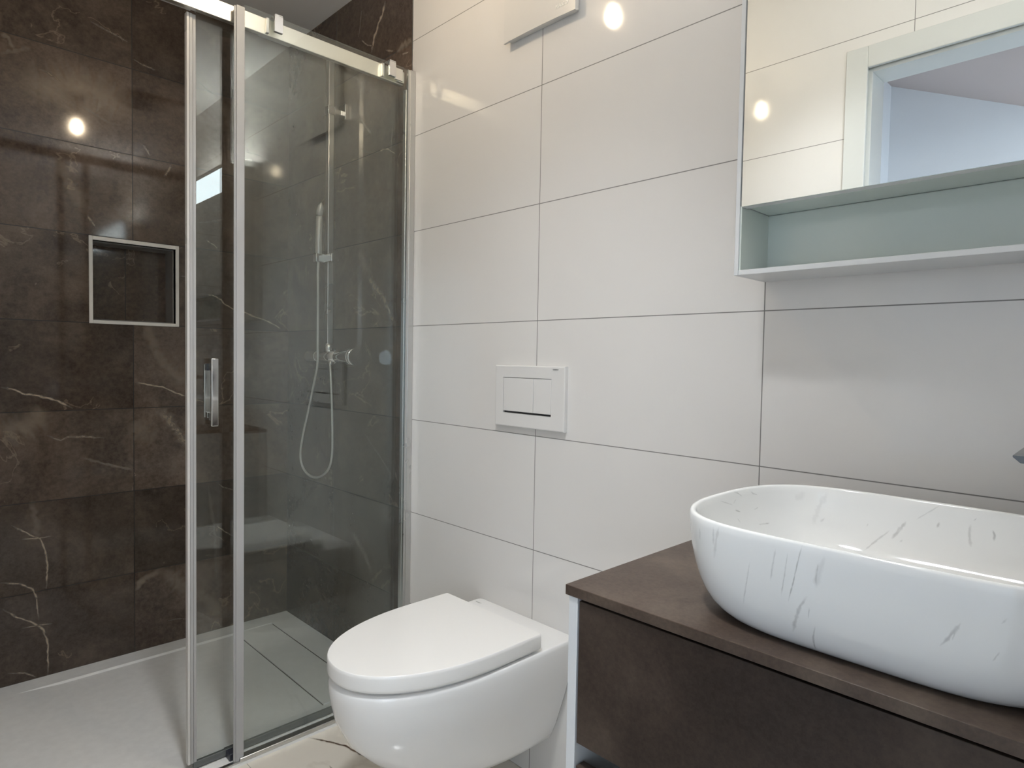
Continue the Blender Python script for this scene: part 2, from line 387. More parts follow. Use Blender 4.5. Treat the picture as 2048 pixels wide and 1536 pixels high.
# traced veins: (width, strength, points on the wall or floor)
NV=[
(0.007,0.9,[(-0.952,-0.217),(-0.914,-0.226),(-0.895,-0.241),(-0.862,-0.245),(-0.829,-0.256),(-0.801,-0.267),(-0.781,-0.281),(-0.758,-0.294)]),
(0.006,0.9,[(-0.575,-0.206),(-0.522,-0.217),(-0.480,-0.225),(-0.438,-0.247),(-0.388,-0.267)]),
(0.03,0.3,[(-0.521,-0.071),(-0.480,-0.133),(-0.446,-0.163),(-0.420,-0.196),(-0.381,-0.229)]),
(0.03,0.4,[(-0.506,-0.306),(-0.464,-0.334),(-0.438,-0.380),(-0.412,-0.428),(-0.378,-0.492)]),
(0.05,0.25,[(-0.577,-0.343),(-0.539,-0.396),(-0.503,-0.421)]),
(0.06,0.3,[(-0.954,-0.372),(-0.928,-0.363),(-0.896,-0.345),(-0.856,-0.325),(-0.822,-0.306)]),
(0.006,0.4,[(-0.836,-0.379),(-0.812,-0.392),(-0.793,-0.401),(-0.774,-0.390),(-0.724,-0.392),(-0.665,-0.402)]),
(0.008,0.3,[(-0.739,-0.462),(-0.695,-0.480),(-0.635,-0.504),(-0.575,-0.524)]),
(0.005,0.6,[(-0.931,-0.665),(-0.899,-0.690),(-0.873,-0.711),(-0.853,-0.723),(-0.840,-0.765),(-0.833,-0.817),(-0.837,-0.897)]),
(0.004,0.5,[(-0.902,-0.716),(-0.866,-0.721),(-0.819,-0.721)]),
(0.02,0.22,[(-0.871,-0.592),(-0.866,-0.659),(-0.858,-0.719)]),
(0.005,0.5,[(-0.959,-0.848),(-0.907,-0.864),(-0.875,-0.888),(-0.864,-0.919),(-0.859,-0.997)]),
(0.006,0.6,[(-0.953,-0.935),(-0.915,-0.973),(-0.882,-0.995),(-0.862,-1.013),(-0.847,-1.034),(-0.835,-1.080),(-0.835,-1.157),(-0.836,-1.191)]),
(0.004,0.45,[(-0.902,-1.012),(-0.862,-1.014),(-0.821,-1.019)]),
(0.004,0.4,[(-0.943,-1.149),(-0.897,-1.164),(-0.864,-1.190)]),
(0.02,0.35,[(-0.574,-0.968),(-0.549,-0.933),(-0.508,-0.916),(-0.477,-0.915)]),
(0.045,0.3,[(-0.494,-0.908),(-0.448,-0.949),(-0.413,-0.988),(-0.375,-1.016),(-0.340,-1.044),(-0.290,-1.105),(-0.232,-1.165)]),
(0.005,0.3,[(-0.466,-1.107),(-0.422,-1.111),(-0.390,-1.122)]),
(0.012,0.35,[(-0.941,0.893),(-0.922,0.886),(-0.914,0.869),(-0.906,0.857)]),
(0.014,0.25,[(-0.942,0.828),(-0.910,0.848),(-0.865,0.874)]),
(0.006,0.4,[(-0.700,1.020),(-0.649,1.005),(-0.619,0.999),(-0.585,0.987)]),
(0.006,0.4,[(-0.573,0.936),(-0.550,0.928),(-0.498,0.920)]),
(0.008,0.4,[(-0.840,0.816),(-0.820,0.810),(-0.800,0.800),(-0.783,0.791)]),
(0.1,0.22,[(-0.892,0.748),(-0.800,0.766),(-0.730,0.797),(-0.673,0.798),(-0.613,0.782),(-0.574,0.767)]),
(0.008,0.25,[(-0.731,0.731),(-0.688,0.713),(-0.651,0.694),(-0.613,0.692)]),
(0.006,0.4,[(-0.544,0.646),(-0.527,0.626),(-0.517,0.610)]),
(0.035,0.3,[(-0.799,0.545),(-0.775,0.496),(-0.754,0.451),(-0.733,0.413),(-0.713,0.369)]),
(0.007,0.5,[(-0.713,0.369),(-0.702,0.348),(-0.687,0.326)]),
(0.02,0.25,[(-0.633,0.411),(-0.607,0.384),(-0.577,0.354)]),
(0.008,0.5,[(-0.449,0.593),(-0.463,0.563),(-0.473,0.545)]),
(0.004,0.4,[(-0.423,0.189),(-0.384,0.189)]),
(0.03,0.3,[(-0.537,-0.003),(-0.521,-0.039),(-0.498,-0.089)]),
(0.007,0.9,[(-0.348,0.128),(-0.303,0.128),(-0.280,0.118),(-0.252,0.093),(-0.217,0.076),(-0.178,0.069),(-0.137,0.053),(-0.096,0.043),(-0.054,0.025),(-0.011,-0.002)]),
(0.006,0.5,[(-0.326,0.336),(-0.297,0.321),(-0.280,0.304)]),
(0.035,0.22,[(-0.265,0.863),(-0.233,0.815),(-0.206,0.774)]),
(0.006,0.3,[(-0.357,0.398),(-0.312,0.407),(-0.256,0.428)]),
(0.006,0.4,[(-0.297,-0.768),(-0.265,-0.797),(-0.224,-0.829)]),
(0.005,0.4,[(-0.290,-0.599),(-0.265,-0.626),(-0.216,-0.644)]),
(0.01,0.25,[(-0.320,-0.591),(-0.312,-0.671),(-0.297,-0.768),(-0.290,-0.913),(-0.286,-1.014)]),
(0.005,0.35,[(-0.104,-0.930),(-0.093,-0.880),(-0.081,-0.851)]),
(0.006,0.25,[(-0.357,0.930),(-0.321,0.904),(-0.293,0.893)]),
(0.006,0.3,[(-0.198,0.707),(-0.118,0.703),(-0.035,0.675)]),
]
MV=[
(0.012,0.6,[(-0.731,1.091),(-0.745,1.056),(-0.775,1.025),(-0.797,0.991),(-0.815,0.946)]),
(0.005,0.5,[(-0.881,1.011),(-0.844,0.982),(-0.802,0.964)]),
(0.006,0.4,[(-0.725,0.925),(-0.680,0.907)]),
(0.02,0.3,[(-0.567,0.905),(-0.611,0.907),(-0.662,0.898)]),
(0.005,0.35,[(-0.631,0.882),(-0.589,0.875)]),
(0.005,0.3,[(-0.883,1.115),(-0.889,1.065),(-0.901,1.027)]),
(0.006,0.6,[(-0.768,0.598),(-0.737,0.600),(-0.707,0.595),(-0.680,0.580),(-0.653,0.565)]),
(0.006,0.35,[(-0.882,0.630),(-0.832,0.612),(-0.768,0.598)]),
(0.008,0.4,[(-0.890,0.745),(-0.850,0.706),(-0.810,0.669)]),
(0.005,0.3,[(-0.692,0.604),(-0.681,0.643),(-0.670,0.668)]),
(0.03,0.35,[(-0.883,0.279),(-0.842,0.204),(-0.815,0.167)]),
(0.02,0.45,[(-0.841,0.195),(-0.782,0.144),(-0.728,0.103),(-0.682,0.040),(-0.645,-0.010)]),
(0.025,0.3,[(-1.449,-0.151),(-1.379,-0.181),(-1.307,-0.230)]),
(0.006,0.25,[(-0.866,-0.354),(-0.799,-0.401),(-0.734,-0.446),(-0.657,-0.504)]),
(0.02,0.3,[(-0.929,-0.748),(-0.887,-0.761),(-0.832,-0.804),(-0.775,-0.865)]),
(0.006,0.25,[(-1.349,-0.896),(-1.156,-0.902),(-0.963,-0.913)]),
]
FV=[
(0.006,0.8,[(-0.543,-0.354),(-0.495,-0.327),(-0.436,-0.297),(-0.375,-0.286),(-0.325,-0.277),(-0.299,-0.274),(-0.286,-0.269),(-0.268,-0.271)]),
(0.004,0.6,[(-0.298,-0.273),(-0.298,-0.261),(-0.278,-0.264),(-0.255,-0.273)]),
(0.004,0.5,[(-0.388,-0.371),(-0.364,-0.376)]),
]

# ---------------------------------------------------------------- the room
CEIL = 2.375; XL = -1.451; XR = 1.62; YF = -1.185; YH = -2.25; XE = -0.565    # niche wall, right wall, door wall, hallway wall, end of white tiles
NY0, NY1, NZ0, NZ1, ND = -.698, -.435, 1.21, 1.485, .105                      # niche opening

struct('floor', (lambda m: m)(MB().box(XL - .2, 3.2, YH - .2, .12, -.08, 0)), 'floor')
mb = MB()
for i, (wd, st, pp) in enumerate(FV): mb.vein(pp, wd, st, lambda u, v: (u, v, .0004), i)
o = obj('floor_vein', mb, 'fvein', recalc=False); o.parent = bpy.data.objects['floor']
struct('ceiling', MB().box(XL - .2, XR + .2, YF - .12, .12, CEIL, CEIL + .1), 'ceiling')

# white tiled wall behind toilet and vanity
struct('wall_back', MB().box(XE, XR + .12, 0, .12, 0, CEIL), 'wtile_back')
# brown tiled wall carrying the shower mixer
mb = MB().box(XL - .2, XE, .002, .12, 0, CEIL); mb.mi = 1
for i, (wd, st, pp) in enumerate(MV): mb.vein(pp, wd, min(1, st * 1.35), lambda u, v: (u, .0016, v + Z0), i + 100)
struct('wall_shower', mb, ['brown_back', 'vein'])
# brown tiled niche wall
mb = MB()
mb.box(XL - .2, XL, YF - .12, NY0, 0, CEIL).box(XL - .2, XL, NY1, .12, 0, CEIL)
mb.box(XL - .2, XL, NY0, NY1, 0, NZ0).box(XL - .2, XL, NY0, NY1, NZ1, CEIL).box(XL - .2, XL - ND, NY0, NY1, NZ0, NZ1)
mb.mi = 1
def niche_gap(pp): return [[(u, v) for u, v in pp]]
for i, (wd, st, pp) in enumerate(NV): mb.vein(pp, wd, min(1, st * 1.35), lambda u, v: (XL + .0004, u, v + Z0), i + 200)
struct('wall_left', mb, ['brown_left', 'vein'])
struct('wall_right', MB().box(XR, XR + .12, YF, 0, 0, CEIL), 'wtile_side')
# door wall with its opening, seen in the mirror
DX0, DX1, DZ = .472, 1.295, 2.0
mb = MB().box(XL - .2, DX0 - .02, YF - .12, YF, 0, CEIL).box(DX1 + .02, XR + .2, YF - .12, YF, 0, CEIL).box(DX0 - .02, DX1 + .02, YF - .12, YF, DZ + .02, CEIL)
struct('wall_front', mb, 'wtile_front')
dr = MB()
dr.box(DX0 - .057, DX0 + .004, YF, YF + .012, 0, DZ + .061, .002).box(DX1 - .004, DX1 + .057, YF, YF + .012, 0, DZ + .061, .002)
dr.box(DX0 + .004, DX1 - .004, YF, YF + .012, DZ - .004, DZ + .061, .002)
o = struct('door_1', dr, 'trim')                                             # casing of the doorway
jb = MB().box(DX0 - .02, DX0 + .012, YF - .12, YF - .012, 0, DZ + .02, .001).box(DX1 - .012, DX1 + .02, YF - .12, YF - .012, 0, DZ + .02, .001)
jb.box(DX0 + .012, DX1 - .012, YF - .12, YF - .012, DZ - .012, DZ + .02, .001)
jb.box(DX0 - .02, DX0 - .002, YF - .012, YF, 0, DZ + .02).box(DX1 + .002, DX1 + .02, YF - .012, YF, 0, DZ + .02).box(DX0 - .002, DX1 + .002, YF - .012, YF, DZ + .002, DZ + .02)
obj('door_jamb', jb, 'trim', o)
# hallway under a sloping ceiling, seen through the doorway in the mirror
struct('wall_hallway', MB().box(-.1, 3.2, YH - .1, YH, 0, 3.0), 'hall_wall')
struct('wall_hallway_left', MB().box(.12, .236, YH, YF - .12, 0, 3.0), 'hall_wall')
hc = MB()
zz = lambda x: 2.337 - .452 * (x - .236)
x0, x1 = .12, 1.42
vs_ = [hc.bm.verts.new((x, y, zz(x) + dz)) for dz in (0, .1) for (x, y) in ((x0, YH), (x1, YH), (x1, YF - .12), (x0, YF - .12))]
for q in ((0, 1, 2, 3), (7, 6, 5, 4), (0, 4, 5, 1), (1, 5, 6, 2), (2, 6, 7, 3), (3, 7, 4, 0)): hc.bm.faces.new([vs_[i] for i in q])
hc.box(1.42, 3.2, YH, YF - .12, zz(1.42), zz(1.42) + .1)
struct('ceiling_hallway', hc, 'hall_ceiling')
struct('wall_hallway_front', MB().box(XR + .2, 3.2, YF - .12, YF, 0, .72).box(XR + .2, 3.2, YF - .12, YF, 1.68, 2.4), 'hall_wall')
struct('window_1', MB().box(XR + .2, 1.88, YF - .10, YF - .04, .72, 1.68).box(2.6, 3.2, YF - .10, YF - .04, .72, 1.68).box(1.88, 2.6, YF - .10, YF - .04, .72, .76).box(1.88, 2.6, YF - .10, YF - .04, 1.64, 1.68), 'trim')
struct('wall_hallway_right', MB().box(3.2, 3.3, YH, YF, 0, 2.4), 'hall_wall')

# white end strip where the glossy tiles stop
struct('trim_1', MB().box(XE - .004, XE, -.0015, .002, 0, CEIL), 'alu')

# ---------------------------------------------------------------- niche
t = thing('shower_niche', 'square recessed niche with a white edge trim in the brown marble tiled wall', 'niche', (XL, (NY0 + NY1) / 2, NZ0))
a, b, c_, d_ = NY0 - .0115, NY1 + .0115, NZ0 - .0115, NZ1 + .0135
fr = MB().box(XL - .02, XL + .004, a, NY0, c_, d_, .001).box(XL - .02, XL + .004, NY1, b, c_, d_, .001)
fr.box(XL - .02, XL + .004, NY0, NY1, c_, NZ0, .001).box(XL - .02, XL + .004, NY0, NY1, NZ1, d_, .001)
obj('trim_frame', fr, 'nframe', t)
li = MB().box(XL - ND, XL - .02, NY0 + .0, NY0 + .004, NZ0, NZ1).box(XL - ND, XL - .02, NY1 - .004, NY1, NZ0, NZ1)
li.box(XL - ND, XL - .02, NY0 + .004, NY1 - .004, NZ0, NZ0 + .004).box(XL - ND, XL - .02, NY0 + .004, NY1 - .004, NZ1 - .004, NZ1)
obj('liner', li, 'niche', t)

# ---------------------------------------------------------------- shower tray
t = thing('shower_tray', 'flat pale grey shower tray with a long covered drain slot', 'shower tray', (-1.0, -.59, 0))
TX1 = -.543; RX0, RX1, RY0, RY1 = -1.372, -.625, -.93, -.098
tr = MB(); zt, zr = .008, .002
def vv(x, y, z): return tr.bm.verts.new((x, y, z))
o4 = [vv(XL + .001, YF + .001, zt), vv(TX1, YF + .001, zt), vv(TX1, 0, zt), vv(XL + .001, 0, zt)]
b4 = [vv(XL + .001, YF + .001, 0.0), vv(TX1, YF + .001, 0.0), vv(TX1, 0, 0.0), vv(XL + .001, 0, 0.0)]
i4 = [vv(RX0, RY0, zt), vv(RX1, RY0, zt), vv(RX1, RY1, zt), vv(RX0, RY1, zt)]
k4 = [vv(RX0 + .006, RY0 + .12, zr), vv(RX1 - .10, RY0 + .12, zr), vv(RX1 - .02, RY1 - .004, zr), vv(RX0 + .006, RY1 - .004, zr)]
for A, B in ((o4, i4), (i4, k4), (b4, o4)):
    for i in range(4): tr.bm.faces.new((A[i], A[(i + 1) % 4], B[(i + 1) % 4], B[i]))
tr.bm.faces.new(k4); tr.bm.faces.new(b4[::-1])
obj('tray_body', tr, 'tray', t)
obj('drain_cover', MB().box(RX0 + .004, -.668, -.240, -.102, .0015, .0065, .001), 'tray', t)
obj('drain_slot', MB().box(RX0 + .004, -.668, -.2425, -.2405, .0012, .0035).box(RX0 + .012, -.668, -.1016, -.0996, .003, .0072), 'gapdark', t)

# ---------------------------------------------------------------- shower enclosure
GX = -.555
t = thing('shower_enclosure', 'frameless glass shower screen with a sliding door under a brushed metal rail', 'shower screen', (GX, -.4, .006))
fp = obj('fixed_panel', MB().box(GX - .004, GX + .004, -.535, -.028, .012, 2.0, .0008, 1), 'glass_fixed', t)
obj('edge_seal', MB().box(GX - .007, GX + .005, -.556, -.5355, .012, 1.992, .001).box(GX - .002, GX + .001, -.561, -.556, .012, 1.99), 'seal', t)
obj('wall_profile', MB().box(GX - .02, GX - .0045, -.030, -.0005, .0085, 1.94, .002).box(GX + .0043, GX + .0062, -.020, -.0005, .0085, 2.0, .0005, 1).box(GX - .0043, GX + .0042, -.0275, -.0005, .0085, 1.999), 'alu', t)
obj('wall_seal', MB().box(GX - .022, GX - .0205, -.02, -.003, .0085, 1.94), 'gapdark', t)
RX = -.571
obj('top_rail', MB().box(RX - .016, RX, YF + .001, -.030, 1.953, 1.996, .0015), 'rail', t)
obj('rail_end', MB().box(RX + .0005, GX - .0045, -.062, -.036, 1.955, 1.99, .002).box(GX + .0042, GX + .010, -.079, -.052, 1.953, 1.988, .001), 'rail', t)
for yc in (-.449, -.091):
    cl = obj('clamp', MB().box(GX + .0042, GX + .014, yc - .0115, yc + .0115, 1.957, 2.0, .0006, 1).box(GX - .016, GX + .014, yc - .0105, yc + .0105, 2.0003, 2.003, .0004, 1), 'chrome', t)
    obj('clamp_spacer', MB().box(RX + .0003, GX - .0043, yc - .026, yc - .018, 1.955, 1.994, .001), 'alu', t)
obj('floor_profile', MB().box(GX - .012, GX + .012, -.548, -.012, .0085, .0205, .002).box(GX - .002, GX + .010, YF + .002, -.5485, .0085, .0125, .001), 'alu', t)
DXg = -.600
dp = obj('sliding_door', MB().box(DXg - .004, DXg + .004, -.640, -.03, .03, 1.985, .0008, 1), 'glass_door', t)
obj('leading_seal', MB().box(DXg - .004, DXg + .006, -.6555, -.648, .028, 1.95, .001).box(DXg - .004, DXg + .0045, -.6475, -.640, .028, 1.95, .001), 'seal', dp)
obj('edge_strip', MB().box(DXg - .009, DXg + .007, -.6625, -.656, .028, 1.95, .001), 'plastic', dp)
obj('bottom_seal', MB().box(DXg - .005, DXg + .005, -.648, -.03, .012, .0295, .001), 'dseal', dp)
obj('door_guide', MB().box(DXg - .012, GX - .0125, -.566, -.538, .0085, .028, .002), 'dark', t)
hd = MB().box(DXg + .022, DXg + .032, -.612, -.594, .912, 1.088, .002)
hd.box(DXg + .005, DXg + .022, -.610, -.596, .926, .942, .001).box(DXg + .005, DXg + .022, -.610, -.596, 1.058, 1.074, .001)
hdl = obj('handle', hd, 'chrome', dp)
hd = MB().box(DXg - .032, DXg - .022, -.612, -.594, .932, 1.072, .002)
hd.box(DXg - .022, DXg - .005, -.610, -.596, .932, .946, .001)
obj('handle', hd, 'chrome', dp)
obj('handle_stop', MB().box(DXg - .022, DXg - .005, -.611, -.595, 1.056, 1.074, .001), 'dark', dp)
for yc in (-.59, -.16):
    obj('roller', MB().cyl((RX - .0165, yc, 1.974), (DXg + .0045, yc, 1.974), .012), 'chrome', dp)

# ---------------------------------------------------------------- shower column
CX, CY = -.99, -.058
t = thing('shower_column', 'chrome thermostatic shower column with square riser on the brown tiled wall', 'shower column', (CX, 0, 1.1))
obj('riser_pipe', MB().box(CX - .0115, CX + .0115, CY - .0115, CY + .0115, 1.135, 2.19, .003), 'alu', t)
obj('overhead_arm', MB().tube([(CX, CY, 2.175), (CX, CY - .02, 2.187), (CX, CY - .06, 2.19), (CX, -.25, 2.19), (CX, -.42, 2.188)], .010, 16), 'chrome', t)
obj('overhead_shower', MB().lathe((CX, -.42, 2.185), (CX, -.42, 2.152), [(0, .012), (.45, .016), (.6, .10), (.9, .105), (1, .102)], 48), 'chrome', t)
obj('wall_bracket', MB().box(CX - .024, CX + .024, -.012, .0018, 1.955, 2.012, .002).box(CX - .008, CX + .008, CY + .010, -.012, 1.972, 1.988, .001).box(CX - .014, CX + .014, CY - .014, CY + .013, 1.962, 1.992, .002), 'chrome', t)
sl = MB().box(CX - .017, CX + .045, CY - .016, CY + .016, 1.436, 1.466, .003).box(CX - .028, CX - .002, CY - .050, CY - .014, 1.436, 1.466, .003)
obj('slide_holder', sl, 'chrome', t)
bar = MB().cyl((-1.065, CY, 1.098), (-.925, CY, 1.098), .0195).cyl((-1.05, CY, 1.098), (-1.05, 0.0018, 1.098), .012).cyl((-.935, CY, 1.098), (-.935, .0018, 1.098), .012)
bar.cyl((-1.05, -.012, 1.098), (-1.05, .0018, 1.098), .030).cyl((-.935, -.012, 1.098), (-.935, .0018, 1.098), .030)
obj('mixer_bar', bar, 'chrome', t)
kn = obj('temperature_knob', MB().lathe((-.925, CY, 1.098), (-.815, CY, 1.098), [(0, .0195), (.02, .021), (.5, .0225), (.88, .028), (1.0, .029)], 40), 'chrome', t)
obj('knob_rim', MB().lathe((-.8145, CY, 1.098), (-.803, CY, 1.098), [(0, .027), (.2, .0295), (.9, .0295), (1, .026)], 40), 'chrome', kn)
obj('flow_knob', MB().lathe((-1.065, CY, 1.098), (-1.135, CY, 1.098), [(0, .0195), (.1, .021), (.9, .024), (1, .022)], 40), 'chrome', t)
obj('outlet', MB().cyl((-.955, CY - .01, 1.08), (-.955, CY - .012, 1.065), .008).cyl((CX, CY, 1.115), (CX, CY, 1.145), .015), 'chrome', t)

t = thing('hand_shower', 'slim white stick hand shower in its holder with a long looping hose', 'hand shower', (CX - .015, -.092, 1.46))
HX = CX - .015
HY = -.092
obj('handle', MB().lathe((HX, HY, 1.440), (HX + .004, HY, 1.600), [(0, .009), (.1, .0115), (.9, .0115), (1, .0105)], 24), 'hose', t)
obj('spray_head', MB().lathe((HX + .004, HY, 1.603), (HX + .012, HY + .004, 1.648), [(0, .0105), (.3, .0115), (.75, .009), (1, .002)], 24), 'hose', t)
hp = [(HX, HY, 1.438), (-1.008, HY, 1.400), (-1.006, HY, 1.302), (-1.003, HY - .002, 1.157), (-1.012, -.090, 1.07), (-1.04, -.086, 1.011), (-1.089, -.085, .897), (-1.132, -.085, .799), (-1.152, -.085, .721), (-1.131, -.085, .676), (-1.082, -.085, .654), (-1.028, -.085, .653), (-.975, -.085, .669), (-.931, -.085, .701), (-.910, -.085, .750), (-.908, -.085, .821), (-.92, -.082, .944), (-.936, -.078, 1.03), (-.955, CY - .012, 1.068)]
obj('hose', MB().tube(hp, .0042, 12, 8), 'hose', t)

# ---------------------------------------------------------------- extractor fan
FZ = Z0 + .7345
t = thing('extractor_fan', 'white square extractor fan cover high on the tiled wall', 'extractor fan', (0, 0, FZ))
obj('housing', MB().box(-.112, .120, -.017, -.0002, FZ + .005, FZ + .245, .004), 'plastic', t)
mbf = MB(); n = 14
def cover_z(x): return FZ + .0025 * (1 - ((x - .003) / .123) ** 2)
rings = []
for k in range(n + 1):
    x = -.121 + .247 * k / n; z0 = cover_z(x); z1 = FZ + .25
    yb = -.0175; yf = -.0235
    rings.append([(x, yb, z0), (x, yf, z0), (x, yf, z1), (x, yb, z1)])
mbf.loft(rings, smooth=False)
cv = obj('cover', mbf, 'plastic', t)
text('lettering', 'MAICO', .0125, (.064, -.0236, FZ + .022), (math.radians(90), 0, 0), 'ltext', cv, .0008)

# ---------------------------------------------------------------- flush plate
FL = Z0
t = thing('flush_plate', 'white rectangular dual flush plate on the tiled wall above the toilet', 'flush plate', (-.017, 0, FL - .2))
def rect(x0, x1, z0, z1, y): return [(x0, y, FL + z0), (x1, y, FL + z0), (x1, y, FL + z1), (x0, y, FL + z1)]
pl_ = MB().loft([rect(-.143, .108, -.281, -.117, -.0003), rect(-.143, .108, -.281, -.117, -.0098), rect(-.1422, .1072, -.2802, -.1178, -.0117), rect(-.140, .105, -.278, -.120, -.0125), rect(-.112, .064, -.245, -.149, -.0125), rect(-.112, .064, -.245, -.149, -.0058)], smooth=False)
obj('cover_frame', pl_, 'plate', t)
obj('recess', MB().box(-.1115, .0635, -.0065, -.006, FL - .2445, FL - .1495), 'gapdark', t)
obj('flush_button', MB().box(-.1108, .0003, -.0122, -.0066, FL - .2395, FL - .1505, .0008), 'plate', t)
obj('flush_button', MB().box(.0015, .0628, -.0122, -.0066, FL - .2395, FL - .1505, .0008), 'plate', t)
text('lettering', 'GEBERIT', .0052, (.068, -.0127, FL - .127), (math.radians(90), 0, 0), 'gtext', t, .0003)

# ---------------------------------------------------------------- toilet
TCX = -.0285
def dshape(cx, w_, yb, yf, ys, z, n=2.25, seg=40, r=.012):
    """D outline: straight back at yb, sides to ys, rounded front reaching yf"""
    pts = [(cx - w_ + r, yb, z), (cx - w_ + .3 * r, yb - .3 * r, z), (cx - w_, yb - r, z)]
    for k in range(seg + 1):
        a_ = math.pi * k / seg; co, si = math.cos(a_), math.sin(a_)
        x = -w_ * abs(co) ** (2 / n) * (1 if co >= 0 else -1); y = (ys - yf) * abs(si) ** (2 / n)
        pts.append((cx + x, ys - y, z))
    pts += [(cx + w_, yb - r, z), (cx + w_ - .3 * r, yb - .3 * r, z), (cx + w_ - r, yb, z)]
    return pts
t = thing('toilet', 'white wall hung toilet with closed D-shaped lid under the flush plate', 'toilet', (TCX, 0, .1275))
rings = []
prof = [(.1275, .085, .262, .06), (.1315, .100, .298, .07), (.14, .110, .332, .08), (.155, .1175, .368, .09), (.185, .130, .421, .10), (.22, .141, .466, .12), (.27, .157, .514, .15), (.32, .170, .539, .18), (.36, .1765, .549, .19), (.39, .179, .553, .20), (.405, .1795, .553, .20), (.4125, .178, .550, .20), (.4155, .175, .546, .20)]
for z, w_, yf, ys in prof: rings.append(dshape(TCX, w_, -.0005, -yf, -ys, z, 2.2))
obj('bowl', MB().loft(rings), 'ceramic', t)
st = [dshape(TCX, .166, -.135, -.540, -.24, z, 2.15) for z in (.4157, .4225)]
obj('seat', MB().loft(st), 'seat', t)
ld = []
for z, ins in ((.423, .003), (.4245, .001), (.430, 0), (.452, 0), (.4587, .0005), (.460, .0018)):
    ld.append(dshape(TCX, .1768 - ins, -.121 - ins, -.556 + ins, -.245, z, 2.15, 48, .004))
lid = obj('lid', MB().loft(ld), 'seat', t)
for sx in (-1, 1):
    obj('hinge', MB().cyl((TCX + sx * .06 - .012, -.118, .428), (TCX + sx * .06 + .012, -.118, .428), .009), 'seat', t)
text('lettering', 'GEBERIT', .006, (TCX - .164, -.030, .4157), (0, 0, 0), 'ptext', t, .0002)

# ---------------------------------------------------------------- vanity
VX0, VX1, VY, VT = .542, 1.342, -.500, Z0 - .429
t = thing('vanity_cabinet', 'wall hung vanity cabinet with dark drawers and white side panels', 'vanity cabinet', (.94, 0, .2))
zb = .26
TT = .0150
for xa in (VX0 + .006, VX1 - .022):
    obj('side_panel', MB().box(xa, xa + .016, VY + .002, -.0005, zb, VT - TT - .0003, .0006, 1), 'carcass', t)
obj('back_panel', MB().box(VX0 + .0225, VX1 - .0225, -.458, -.446, VT - .245, VT - .19).box(VX0 + .0225, VX1 - .0225, -.016, -.0005, zb, VT - TT - .001).box(VX0 + .0225, VX1 - .0225, -.44, -.018, zb, zb + .016), 'carcass', t)
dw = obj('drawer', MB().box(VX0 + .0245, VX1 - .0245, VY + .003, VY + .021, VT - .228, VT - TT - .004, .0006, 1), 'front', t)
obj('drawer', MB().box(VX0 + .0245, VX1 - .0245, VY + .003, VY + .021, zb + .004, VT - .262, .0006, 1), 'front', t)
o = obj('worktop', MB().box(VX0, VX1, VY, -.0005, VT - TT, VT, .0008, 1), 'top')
o['label'] = 'thin dark stone-look worktop on the vanity cabinet'; o['category'] = 'worktop'

